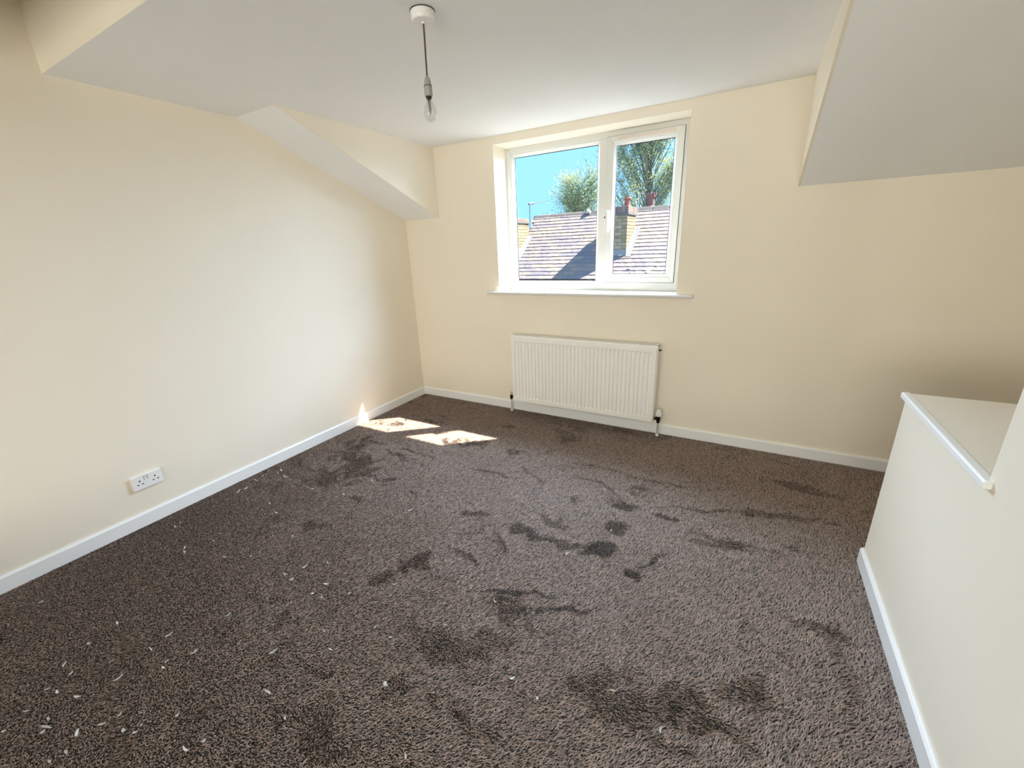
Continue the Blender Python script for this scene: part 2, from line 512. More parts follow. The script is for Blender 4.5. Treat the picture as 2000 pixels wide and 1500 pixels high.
# ------------------------------------------------------------------ radiator
RX0, RX1, RZ0, RZ1 = 1.186, 2.450, 0.128, 0.752
RYF, RYB = -0.118, -0.036
rad = thing('radiator', ((RX0 + RX1) / 2, -0.075, RZ0), 'white fluted panel radiator mounted below the window', 'radiator')
N = 36
pitch = 0.0333
first = (RX0 + RX1) / 2 - pitch * (N - 1) / 2
def flute(t):      # t = distance from a groove centre; depth pressed in
    a = abs(t)
    if a < 0.0075: return 1.0
    if a < 0.0125: return 1 - (a - 0.0075) / 0.005
    return 0.0
xs = {RX0 + 0.008, RX1 - 0.008}
for i in range(N):
    c = first + i * pitch
    for d in (-0.0125, -0.0075, 0.0075, 0.0125): xs.add(c + d)
xs = sorted(xs)
zt, zb = RZ1 - 0.050, RZ0 + 0.042
zs = [(RZ0 + 0.010, 0), (zb, 0), (zb + 0.010, 1), (zt - 0.010, 1), (zt, 0), (RZ1 - 0.012, 0)]
bm = bmesh.new()
grid = []
for z, k in zs:
    row = []
    for x in xs:
        i = round((x - first) / pitch)
        dep = flute(x - (first + i * pitch)) if 0 <= i < N else 0
        row.append(bm.verts.new((x, RYF + 0.0125 * dep * k, z)))
    grid.append(row)
for a, b in zip(grid, grid[1:]):
    for i in range(len(xs) - 1):
        bm.faces.new((a[i], a[i + 1], b[i + 1], b[i]))
# returned edges of the pressed panel
edge = [e for e in bm.edges if e.is_boundary]
g = bmesh.ops.extrude_edge_only(bm, edges=edge)
nv = [q for q in g['geom'] if isinstance(q, bmesh.types.BMVert)]
cx, cz = (RX0 + RX1) / 2, (RZ0 + RZ1) / 2
for q in nv:
    q.co.y += 0.012
    q.co.x += 0.006 * (1 if q.co.x > RX1 - 0.02 else -1 if q.co.x < RX0 + 0.02 else 0)
    q.co.z += 0.006 * (1 if q.co.z > RZ1 - 0.02 else -1 if q.co.z < RZ0 + 0.02 else 0)
o = obj('front_panel', bm, 'rad', rad)
obj('back_panel', B(RX0 + 0.004, RX1 - 0.004, RYB - 0.006, RYB, RZ0 + 0.012, RZ1 - 0.012), 'rad', rad, 0.002)
obj('convector_core', B(RX0 + 0.03, RX1 - 0.03, RYF + 0.02, RYB - 0.01, RZ0 + 0.05, RZ1 - 0.05), 'dark', rad)
for s, x in ((-1, RX0), (1, RX1)):
    obj('side_panel', B(min(x, x - s * 0.004) , max(x, x - s * 0.004), RYF + 0.008, RYB + 0.002, RZ0 + 0.004, RZ1), 'rad', rad, 0.0015)
# top grille: rails, a centre bar and a row of slats
bm = bmesh.new()
box(bm, RX0, RX1, RYF + 0.006, RYF + 0.018, RZ1 - 0.010, RZ1)
box(bm, RX0, RX1, RYB - 0.008, RYB + 0.002, RZ1 - 0.010, RZ1)
for x in (RX0 + 0.008, (RX0 + RX1) / 2 - 0.01, RX1 - 0.008):
    box(bm, x - 0.008, x + 0.008, RYF + 0.017, RYB - 0.007, RZ1 - 0.009, RZ1)
tg = obj('top_grille', bm, 'rad', rad)
bm = bmesh.new()
x = RX0 + 0.022
while x < RX1 - 0.018:
    box(bm, x, x + 0.0058, RYF + 0.0175, RYB - 0.0075, RZ1 - 0.008, RZ1 - 0.001)
    x += 0.0105
tag(obj('grille_slats', bm, 'rad', tg), kind='stuff')
for x in (RX0 + 0.2, RX1 - 0.2):
    obj('wall_bracket', B(x - 0.02, x + 0.02, RYB, -0.0005, RZ0 + 0.03, RZ1 - 0.06), 'rad', rad, 0.002)
obj('bleed_plug', LT([(0.007, -0.004), (0.007, 0.012), (0.004, 0.013), (0.004, 0.020)], (RX1, -0.052, RZ1 - 0.045), 'x', 12), 'valve', rad)
# thermostatic valve at the right
vx, vy = 2.482, -0.062
vz = 0.148
tv = obj('thermostatic_valve', TB([(RX1 - 0.004, vy, vz), (vx, vy, vz)], 0.010, 12), 'valve', rad, smooth=True)
obj('valve_body', LT([(0.010, -0.032), (0.013, -0.024), (0.013, -0.014), (0.016, -0.010), (0.016, 0.012), (0.019, 0.016), (0.019, 0.026)], (vx, vy, vz), n=16), 'valve', tv, smooth=True)
bm = LT([(0.019, 0.026), (0.024, 0.030), (0.0245, 0.044), (0.0205, 0.048), (0.0195, 0.064), (0.0165, 0.066), (0.0165, 0.084), (0.012, 0.087)], (vx, vy, vz), n=24)
obj('valve_head', bm, 'plastic', tv, smooth=True)
bm = bmesh.new()
for k in range(14):
    t = 2 * math.pi * k / 14
    tube(bm, [(vx + 0.0205 * math.cos(t), vy + 0.0205 * math.sin(t), vz + 0.047), (vx + 0.0195 * math.cos(t), vy + 0.0195 * math.sin(t), vz + 0.062)], 0.0016, 5)
obj('grip_ribs', bm, 'plastic', tv)
obj('head_cap', LT([(0.008, 0.087), (0.008, 0.0885)], (vx, vy, vz), n=14), 'brasscap', tv)
obj('supply_pipe', LT([(0.0075, -0.15), (0.0075, -0.03)], (vx, vy, vz), n=12), 'pipe', rad, smooth=True)
obj('pipe_collar', LT([(0.013, 0.002), (0.013, 0.018), (0.009, 0.022)], (vx, vy, 0.0), n=14), 'gloss', rad)
# lockshield valve at the left
lx, lz = 1.140, 0.150
lv = obj('lockshield_valve', TB([(RX0 + 0.004, vy, lz), (lx, vy, lz)], 0.009, 12), 'valve', rad, smooth=True)
obj('valve_body', LT([(0.009, -0.028), (0.012, -0.020), (0.014, -0.010), (0.014, 0.012), (0.010, 0.016)], (lx, vy, lz), n=14), 'valve', lv, smooth=True)
obj('valve_cap', LT([(0.009, 0.016), (0.0085, 0.040), (0.005, 0.046)], (lx, vy, lz), n=14), 'brasscap', lv, smooth=True)
obj('supply_pipe', LT([(0.0075, -0.152), (0.0075, -0.026)], (lx, vy, lz), n=12), 'pipe', rad, smooth=True)
obj('pipe_collar', LT([(0.013, 0.002), (0.013, 0.018), (0.009, 0.022)], (lx, vy, 0.0), n=14), 'gloss', rad)

# ------------------------------------------------------------------ double socket
sy0, sy1, szb, szt = -2.537, -2.391, 0.228, 0.314
sock = thing('wall_socket', (0, (sy0 + sy1) / 2, szb), 'white double power socket low on the plain cream wall', 'socket')
obj('back_box', B(0.0002, 0.010, sy0 + 0.002, sy1 - 0.002, szb + 0.002, szt - 0.002), 'plastic', sock)
obj('face_plate', B(0.0085, 0.0165, sy0, sy1, szb, szt), 'plastic', sock, 0.003)
FX = 0.0166
for k, yc in enumerate((sy0 + 0.036, sy1 - 0.036)):
    s = -1 if k == 0 else 1
    zc = szb + 0.046
    obj('earth_slot', B(FX - 0.0006, FX + 0.0004, yc - 0.0032, yc + 0.0032, zc + 0.003, zc + 0.0125), 'black', sock, 0.001)
    for q in (-1, 1):
        obj('pin_slot', B(FX - 0.0006, FX + 0.0004, yc + q * 0.0111 - 0.0042, yc + q * 0.0111 + 0.0042, zc - 0.0165, zc - 0.0105), 'black', sock, 0.0007)
    ys = (sy0 + sy1) / 2 + s * 0.0078
    # rocker: wedge tilted towards its lower edge
    bmr = bmesh.new()
    prism(bmr, [(ys - 0.0048, szb + 0.054), (ys + 0.0048, szb + 0.054), (ys + 0.0048, szb + 0.078), (ys - 0.0048, szb + 0.078)], 'x', FX - 0.001, FX + 0.0030)
    rk = obj('rocker_switch', bmr, 'plastic', sock, 0.001)
    obj('switch_gap', B(FX - 0.0004, FX + 0.0004, ys - 0.0066, ys - 0.0047, szb + 0.053, szb + 0.079), 'dark', rk)
    obj('switch_mark', B(FX + 0.0022, FX + 0.0033, ys - 0.002, ys + 0.002, szb + 0.0735, szb + 0.0765), 'dark', rk)

# ------------------------------------------------------------------ pendant lamp
px, py = 1.801, -1.742
pend = thing('pendant_light', (px, py, H), 'bare clear bulb hanging on a short flex from the white ceiling', 'lamp')
rose = obj('ceiling_rose', LT([(0.044, H - 0.001), (0.045, H - 0.004), (0.0445, H - 0.019), (0.043, H - 0.020), (0.0425, H - 0.029), (0.039, H - 0.033), (0.008, H - 0.035), (0.006, H - 0.040)],
                              (px, py, 0), n=40), 'plastic', pend, smooth=True)
obj('rose_gap', LT([(0.0465, H - 0.0035), (0.0465, H - 0.0005)], (px, py, 0), n=40), 'dark', rose)
dx = -0.005
obj('flex', TB([(px, py, H - 0.036), (px - 0.001, py, H - 0.09), (px + dx * 0.7, py, H - 0.15), (px + dx, py, H - 0.215)], 0.0033, 8), 'cable', pend, smooth=True)
hx_, zt_ = px + dx, H - 0.207
hold = obj('lamp_holder', LT([(0.005, 0), (0.009, -0.004), (0.0125, -0.018), (0.0140, -0.031)], (hx_, py, zt_), n=24), 'plasticgrey', pend, smooth=True)
obj('holder_ring', LT([(0.0158, -0.031), (0.0158, -0.033)], (hx_, py, zt_), n=24), 'dark', hold)
obj('holder_skirt', LT([(0.0150, -0.033), (0.0155, -0.064), (0.0150, -0.067), (0.0115, -0.067)], (hx_, py, zt_), n=24), 'plasticgrey', hold, smooth=True)
zb_ = zt_ - 0.066
bulb = obj('bulb_glass', LT([(0.0108, -0.004), (0.0115, -0.014), (0.0150, -0.024), (0.0210, -0.036), (0.0255, -0.050), (0.0262, -0.060), (0.0240, -0.072),
                             (0.0185, -0.081), (0.0105, -0.0865), (0.002, -0.088)], (hx_, py, zb_), n=32), 'bulbglass', pend, smooth=True)
obj('bulb_cap', LT([(0.0105, 0.003), (0.0110, -0.008), (0.009, -0.010)], (hx_, py, zb_), n=24), 'black', pend, smooth=True)
obj('halogen_capsule', LT([(0.0045, -0.018), (0.0050, -0.022), (0.0050, -0.052), (0.0030, -0.060), (0.001, -0.066)], (hx_ + 0.001, py, zb_), n=14), 'bulbglass', bulb, smooth=True)
bm = bmesh.new()
tube(bm, [(hx_ - 0.003, py, zb_ - 0.008), (hx_ - 0.003, py, zb_ - 0.026), (hx_ - 0.002, py, zb_ - 0.046), (hx_ + 0.001, py, zb_ - 0.060)], [0.0024, 0.0016, 0.0012, 0.0008], 6)
tube(bm, [(hx_ + 0.003, py, zb_ - 0.008), (hx_ + 0.004, py, zb_ - 0.03), (hx_ + 0.005, py, zb_ - 0.05), (hx_ + 0.002, py, zb_ - 0.064)], [0.0016, 0.0011, 0.0009, 0.0006], 6)
tube(bm, [(hx_ - 0.003, py, zb_ - 0.012), (hx_ + 0.003, py, zb_ - 0.014)], 0.0022, 6)
obj('filament_support', bm, 'black', bulb)

# ------------------------------------------------------------------ carpet pile
def smooth_noise(x, y, scale, seed):
    r = np.random.default_rng(seed)
    g = r.random((64, 64))
    u, v_ = (x * scale) % 63, (y * scale) % 63
    i, j = u.astype(int), v_.astype(int)
    fu, fv = u - i, v_ - j
    fu, fv = fu * fu * (3 - 2 * fu), fv * fv * (3 - 2 * fv)
    i1, j1 = (i + 1) % 64, (j + 1) % 64
    return (g[i, j] * (1 - fu) + g[i1, j] * fu) * (1 - fv) + (g[i, j1] * (1 - fu) + g[i1, j1] * fu) * fv

STEP = 0.0056
gx = np.arange(ST, XE - 0.05, STEP); gy = np.arange(-3.45, -ST, STEP)
X, Y = np.meshgrid(gx, gy, indexing='ij')
X = X.ravel() + nrg.uniform(-.5, .5, X.size) * STEP
Y = Y.ravel() + nrg.uniform(-.5, .5, Y.size) * STEP
keep = (X > ST) & (Y < -ST) & ~((X > HX - ST) & (Y < HY))
# only the part of the floor in front of and around the viewer
keep &= (Y > -3.45)
X, Y = X[keep], Y[keep]
n = X.size
# brushed nap: broad sweeps, footmarks and strokes
wx = X + 0.14 * (smooth_noise(X, Y, 3.1, 1) - .5) + 0.06 * (smooth_noise(X, Y, 13.0, 8) - .5)
wy = Y + 0.14 * (smooth_noise(X, Y, 3.1, 2) - .5) + 0.06 * (smooth_noise(X, Y, 13.0, 9) - .5)
f1 = smooth_noise(wx, wy * 1.6, 3.2, 3); f2 = smooth_noise(wx * 0.8, wy * 2.2, 8.0, 4); f3 = smooth_noise(wx, wy, 18.0, 5)
f4 = smooth_noise(wx + 7, wy * 1.3, 45.0, 6)
mark = np.clip((0.5 * f1 + 0.45 * f2 + 0.25 * f3 + 0.22 * f4 - 0.86) * 3.4, 0, 1)
def blob(cx, cy, rx, ry, ang, k):
    ca, sa = math.cos(ang), math.sin(ang)
    u = (wx - cx) * ca + (wy - cy) * sa; w = -(wx - cx) * sa + (wy - cy) * ca
    d = (u / rx) ** 2 + (w / ry) ** 2
    return k * np.clip(1.6 - d * 1.6 + 1.3 * (f3 - .5) + 1.2 * (f4 - .5), 0, 1)
for a in ((1.69, -2.04, .11, .06, .6, .8), (2.476, -1.526, .10, .05, .1, .9), (2.56, -1.37, .10, .055, .3, .7), (2.663, -1.638, .06, .045, .2, 1),
          (2.24, -1.53, .20, .035, .25, .55), (2.05, -1.62, .10, .04, .5, .6), (2.16, -1.42, .14, .03, .1, .5), (2.76, -1.50, .12, .012, .9, .9),
          (2.957, -2.098, .10, .07, .3, .8), (3.10, -1.95, .12, .05, .9, .7), (2.75, -2.25, .16, .08, .2, .7), (2.45, -0.75, .5, .018, .1, .6),
          (2.9, -.95, .35, .02, .3, .7), (3.25, -.85, .2, .035, .2, .8), (2.3, -1.0, .35, .015, -.25, .6), (2.75, -1.12, .07, .03, .2, .8),
          (3.1, -1.25, .22, .03, .1, .6), (2.35, -2.05, .22, .012, .35, .7), (2.2, -2.02, .2, .012, .3, .8), (1.6, -1.1, .18, .02, .1, .45), (1.85, -1.05, .2, .018, -.6, .45),
          (2.05, -.85, .3, .016, .35, .45), (3.45, -0.5, .3, .05, 0, .8), (3.45, -1.7, .03, .25, 0, .4), (2.1, -2.35, .25, .08, .4, .5)):
    mark = np.maximum(mark, blob(*a))
tone = 0.60 - 0.20 * mark + nrg.normal(0, 0.22, n)
hgt = 0.0068 + 0.001 * mark + nrg.uniform(-.0015, .0015, n)
lean_a = -0.55 + 0.3 * X + 0.38 * (Y + 3.2) + 0.5 * (f1 - .5) - mark * 1.9 + nrg.normal(0, 0.42, n)
lean = (0.0135 - 0.004 * mark) * nrg.uniform(.6, 1.3, n)
LX, LY = np.cos(lean_a) * lean, np.sin(lean_a) * lean
rad_ = 0.0025
a0 = nrg.uniform(0, 2 * math.pi, n)
V = np.empty((n, 4, 3), np.float32)
for k in range(3):
    t = a0 + k * 2 * math.pi / 3
    V[:, k, 0] = X + rad_ * np.cos(t); V[:, k, 1] = Y + rad_ * np.sin(t); V[:, k, 2] = 0.0
V[:, 3, 0] = X + LX; V[:, 3, 1] = Y + LY; V[:, 3, 2] = hgt
base = (np.arange(n) * 4)[:, None, None]
Fc = (base + np.array([[0, 1, 3], [1, 2, 3], [2, 0, 3]])[None]).reshape(-1)
me = bpy.data.meshes.new('carpet_pile')
me.vertices.add(n * 4); me.vertices.foreach_set('co', V.reshape(-1))
me.loops.add(n * 9); me.loops.foreach_set('vertex_index', Fc.astype(np.int32))
me.polygons.add(n * 3)
me.polygons.foreach_set('loop_start', np.arange(0, n * 9, 3, dtype=np.int32))
me.update(calc_edges=True)
at = me.attributes.new('tone', 'FLOAT', 'POINT')
tv_ = np.repeat(np.clip(tone, 0, 1)[:, None], 4, 1).astype(np.float32)
at.data.foreach_set('value', tv_.reshape(-1))
me.materials.append(M['pile'])
o = bpy.data.objects.new('carpet_pile', me); link(o, None)
tag(o, 'dark brown cut pile carpet covering the floor, scuffed and brushed', 'carpet', kind='stuff')

# ------------------------------------------------------------------ litter on the carpet
FLAKES = [(0.608, -1.844), (0.551, -1.837), (0.705, -1.877), (0.853, -1.792), (0.497, -2.072), (0.494, -1.998), (0.69, -2.067), (0.642, -2.113), (0.832, -2.26), (0.938, -2.207), (0.539, -2.381), (0.565, -2.44), (0.479, -2.543), (0.522, -2.557), (0.762, -2.479), (0.881, -2.411), (0.891, -2.368), (1.209, -2.328), (1.172, -2.4), (1.298, -2.255), (1.439, -2.262), (1.487, -2.296), (1.409, -2.353), (1.555, -2.341), (1.402, -2.422), (1.463, -2.414), (1.129, -2.554), (1.304, -2.549), (1.362, -2.501), (0.201, -2.435), (0.218, -2.469), (0.447, -1.88), (0.313, -1.923), (0.83, -3.106), (0.903, -3.108), (0.979, -3.01), (0.791, -3.025), (1.061, -2.918), (1.181, -2.907), (1.202, -2.929), (1.233, -2.839), (1.093, -3.028), (1.05, -3.131), (0.956, -3.238), (1.061, -3.207), (0.976, -3.295), (1.101, -3.232), (1.218, -3.175), (1.259, -3.214), (1.255, -3.125), (1.267, -3.083), (1.345, -3.098), (1.389, -3.082), (1.453, -2.988), (1.378, -3.061), (1.248, -3.249), (1.599, -3.023), (0.958, -3.159), (1.624, -2.985), (0.907, -3.173), (1.052, -2.847), (1.234, -2.836), (0.773, -2.924), (1.661, -2.795), (1.799, -2.816), (1.72, -2.574), (1.627, -2.526), (1.526, -2.687), (1.166, -2.672), (0.287, -3.044), (1.227, -1.904), (1.373, -1.733), (1.362, -1.805), (1.713, -1.659), (1.626, -1.413), (1.935, -1.355), (1.551, -1.493), (2.222, -1.62), (2.353, -1.657), (2.183, -2.072), (1.805, -2.415), (1.893, -2.421), (2.058, -2.274), (2.018, -2.575), (2.526, -2.361), (2.749, -2.219), (2.919, -2.267), (2.05, -1.817), (1.886, -1.827), (1.705, -2.206), (1.827, -1.973), (2.24, -2.707), (2.498, -1.382), (2.059, -1.468), (1.283, -1.423), (0.894, -1.595), (2.414, -2.339), (0.082, -1.814), (0.185, -1.812), (0.286, -1.819), (0.123, -1.888), (0.174, -1.778), (0.17, -2.041), (0.174, -2.087), (0.135, -1.95)]
def flake_mesh(L, W, bend, curl):
    bm = bmesh.new()
    top, bot = [], []
    for i in range(6):
        t = i / 5
        w = W * (0.35 + 0.65 * math.sin(math.pi * (0.1 + 0.8 * t)))
        x = (t - .5) * L; y = bend * math.sin(t * 2.6); z = curl * (2 * t - 1) ** 2
        for lst, dz in ((top, 0.0012), (bot, 0)):
            lst.append((bm.verts.new((x, y - w / 2, z + dz)), bm.verts.new((x, y + w / 2, z + dz * 1.3))))
    for i in range(5):
        bm.faces.new((top[i][0], top[i + 1][0], top[i + 1][1], top[i][1]))
        bm.faces.new((bot[i][0], bot[i][1], bot[i + 1][1], bot[i + 1][0]))
        bm.faces.new((top[i][0], bot[i][0], bot[i + 1][0], top[i + 1][0]))
        bm.faces.new((top[i][1], top[i + 1][1], bot[i + 1][1], bot[i][1]))
    bm.faces.new((top[0][0], top[0][1], bot[0][1], bot[0][0])); bm.faces.new((top[5][0], bot[5][0], bot[5][1], top[5][1]))
    return to_mesh('litter_flake', bm, 'flake', True)
FM = [flake_mesh(.020, .0045, .003, .003), flake_mesh(.012, .004, .001, .002), flake_mesh(.015, .0032, .004, .004), flake_mesh(.008, .006, 0, .001), flake_mesh(.026, .005, .005, .004)]
def is_far(x, y): return (Vector((x, y)) - Vector((3, -3.26))).length
for i, (x, y) in enumerate(FLAKES):
    near_skirt = x < 0.3 and y > -2.2
    k = rng.choice((0, 1, 1, 2, 3)) if not near_skirt else rng.choice((0, 2, 4))
    o = bpy.data.objects.new('litter_flake', FM[k]); link(o, None)
    o.location = (x, y, 0.0125)
    o.rotation_euler = (rng.uniform(-.2, .2), rng.uniform(-.15, .15), rng.uniform(0, 6.28))
    s = rng.uniform(1.1, 1.75)
    o.scale = (s, s, s)
    if near_skirt:
        tag(o, 'pale crumb of litter gathered on the carpet along the skirting board', 'litter', 'crumbs along the skirting board')
    else:
        lab = ('slim pale sliver of litter tapering at both ends, loose on the carpet', 'short pale sliver of litter lying loose on the brown carpet',
               'thin curved pale sliver of litter lying loose on the carpet', 'tiny rounded pale flake of litter on the brown carpet')[k]
        tag(o, lab, 'litter', ('slim tapered slivers on the carpet', 'short slivers on the carpet', 'thin curved slivers on the carpet', 'tiny rounded flakes on the carpet')[k])
def scrap(name, label, pts, r, loc, mat='flake'):
    o = obj(name, TB([(loc[0] + a, loc[1] + b, 0.0135 + c) for a, b, c in pts], r, 6), mat, None, smooth=True)
    return tag(o, label, 'litter')
scrap('leaf_scrap', 'longest pale curled strip of litter on the dark carpet', [(-.022, -.006, 0), (-.006, -.003, .004), (.010, .004, .003), (.022, .010, .001)], [.0015, .0035, .003, .001], (1.090, -3.222))
scrap('paper_scrap', 'crumpled white scrap of paper with blue tint on the carpet', [(-.008, .003, 0), (0, -.004, .004), (.004, .006, .006), (.010, -.002, .002)], [.004, .006, .005, .003], (1.233, -2.414))
scrap('fluff_tuft', 'white fluffy tuft of lint on the brown carpet', [(-.010, 0, 0), (-.003, .005, .004), (.004, -.004, .005), (.011, .003, .001)], [.003, .006, .005, .002], (2.018, -2.575))
# crumbs in the corner of the sill
for i, (x, y) in enumerate(((1.052, 0.135), (1.062, 0.155), (1.049, 0.165), (1.075, 0.16), (1.10, 0.150))):
    o = obj('dead_insect', LT([(0.001, -0.004), (0.003, -0.002), (0.003, 0.002), (0.001, 0.004)], (x, y, ZSL + 0.0028), 'x', 8), 'crumb', None, smooth=True)
    tag(o, 'tiny dark dead insect in the corner of the window sill', 'insect', 'dead insects on the sill')

# ------------------------------------------------------------------ outside: the house opposite
RY0, RZ0_, RY1, RZ1_ = 6.34, 0.70, 8.63, 2.30         # eaves and ridge of the facing slope
sl = math.atan2(RZ1_ - RZ0_, RY1 - RY0)
HX0, HX1 = -2.84, 3.6
house = thing('neighbouring_house', (0, 8.6, -5.0), 'stone slated house seen through the window with buff brick chimneys', 'house')
obj('wall', B(HX0 + 0.1, HX1 - 0.1, 6.62, 10.6, -5.0, 0.78), 'housewall', house)
th = 0.06
bm = PR([(RY0 + 0.02, RZ0_ - th), (RY1, RZ1_ - th), (2 * RY1 - RY0, RZ0_ - th), (2 * RY1 - RY0, RZ0_ - 0.16), (RY1, RZ1_ - 0.2), (RY0 + 0.06, RZ0_ - 0.13)], 'x', HX0, HX1)
roof = obj('roof', bm, 'tilefar', house)
# individual slates
def tile_mesh(seed, w, L, t):
    r = random.Random(seed)
    bm = bmesh.new()
    nx = 4
    T, Bm = [], []
    for j, yy in enumerate((0.0, L)):
        for lst, zz in ((T, t), (Bm, 0)):
            lst.append([bm.verts.new(((i / nx - .5) * w + (r.uniform(-.003, .003)), yy + (r.uniform(-.008, .008) if j == 0 else 0), zz + (r.uniform(-.003, .003) if zz else 0))) for i in range(nx + 1)])
    for i in range(nx):
        bm.faces.new((T[0][i], T[0][i + 1], T[1][i + 1], T[1][i]))
        bm.faces.new((Bm[0][i], Bm[1][i], Bm[1][i + 1], Bm[0][i + 1]))
        bm.faces.new((T[0][i], Bm[0][i], Bm[0][i + 1], T[0][i + 1]))
        bm.faces.new((T[1][i], T[1][i + 1], Bm[1][i + 1], Bm[1][i]))
    for k in (0, nx):
        bm.faces.new((T[0][k], T[1][k], Bm[1][k], Bm[0][k]))
    return to_mesh('roof_slate', bm, 'tile')
slope_len = math.hypot(RY1 - RY0, RZ1_ - RZ0_)
rows = 19
gauge = slope_len / rows
TM = [tile_mesh(s, w, gauge * 1.6, 0.020) for s, w in ((1, .285), (2, .235), (3, .335), (4, .285))]
TW = [.285, .235, .335, .285]
CH = [(-0.23, 0.323, 7.018, 7.84), (-3.2, -2.602, 6.9, 7.77)]       # chimney footprints
cells = []
for r_ in range(rows):
    x = HX0 + rng.uniform(0, .12)
    while x < HX1:
        k = rng.randrange(4)
        w = TW[k]
        if x + w > HX1: break
        s = r_ * gauge
        yc = RY0 + s * math.cos(sl); zc = RZ0_ + s * math.sin(sl)
        xc = x + w / 2
        inside = any(a + .02 < xc < b - .02 and c < yc and yc + gauge < d for a, b, c, d in CH)
        if not inside:
            cells.append((xc, yc, zc, k, r_))
        x += w + 0.004
vis = sorted(cells, key=lambda c: abs(c[0] + 0.6) + 0.05 * c[4])
near, far = vis[:300], vis[300:]
rootloc = ORG[house.name]
def tile_xform(c):
    tilt = sl - math.radians(5.0)
    return Vector((c[0], c[1] - 0.03, c[2] - 0.018 + 0.012)), (tilt + rng.uniform(-.012, .012), rng.uniform(-.008, .008), rng.uniform(-.01, .01))
for c in near:
    o = bpy.data.objects.new('roof_slate', TM[c[3]]); link(o, roof)
    loc, rot = tile_xform(c)
    o.location = loc - rootloc; o.rotation_euler = rot
bm = bmesh.new()
for c in far:
    loc, rot = tile_xform(c)
    t0 = len(bm.verts)
    tmp = bmesh.new(); tmp.from_mesh(TM[c[3]])
    from mathutils import Euler
    tmp.transform(Matrix.Translation(loc) @ Euler(rot).to_matrix().to_4x4())
    mm = bpy.data.meshes.new('tmp'); tmp.to_mesh(mm); tmp.free()
    bm.from_mesh(mm); bpy.data.meshes.remove(mm)
tag(obj('roof_slates', bm, 'tilefar', roof), kind='stuff')
# ridge stones
x = HX0
i = 0
while x < HX1 - .3:
    w = rng.uniform(.42, .52)
    bm = PR([(RY1 - .15, RZ1_ - .075), (RY1 - .05, RZ1_ + .035), (RY1 + .05, RZ1_ + .035), (RY1 + .15, RZ1_ - .075)], 'x', x, x + w - .012)
    bmesh.ops.translate(bm, verts=bm.verts, vec=(0, 0, rng.uniform(-.008, .008)))
    obj('ridge_stone', bm, 'ridge', roof, 0.012)
    x += w
for (x, y, z, a) in ((1.126, 6.696, .95, .05), (.984, 6.51, .82, .07), (.535, 6.616, .895, .05), (.203, 7.0, 1.18, .06), (1.5, 6.62, .9, .06), (.62, 6.5, .81, .05)):
    o = obj('lichen_patch', LT([(a, 0), (a * .9, .006), (a * .3, .012)], (0, 0, 0), n=9), 'lichen', None)
    o.parent = roof; o.location = Vector((x, y - .025, z + .022)) - rootloc; o.rotation_euler = (sl, 0, 0.4)
    o.scale = (1, .75, 1)
obj('ridge_repair', LT([(.08, 0), (.085, .05), (.05, .10), (.02, .115)], (-1.159, 8.53, 2.27), n=8), 'lichen', roof)
# gutter
gut = bmesh.new()
prf = [(0.06 * math.cos(math.pi + math.pi * k / 8), 0.06 * math.sin(math.pi + math.pi * k / 8)) for k in range(9)]
prf += [(0.054 * math.cos(2 * math.pi - math.pi * k / 8), 0.054 * math.sin(2 * math.pi - math.pi * k / 8)) for k in range(9)]
prism(gut, [(RY0 - .045 + a, RZ0_ - 0.045 + b) for a, b in prf], 'x', HX0, HX1)
obj('gutter', gut, 'gutter', house)
obj('fascia_board', B(HX0, HX1, RY0 + .03, RY0 + .06, RZ0_ - .22, RZ0_ - .05), 'gutter', house)

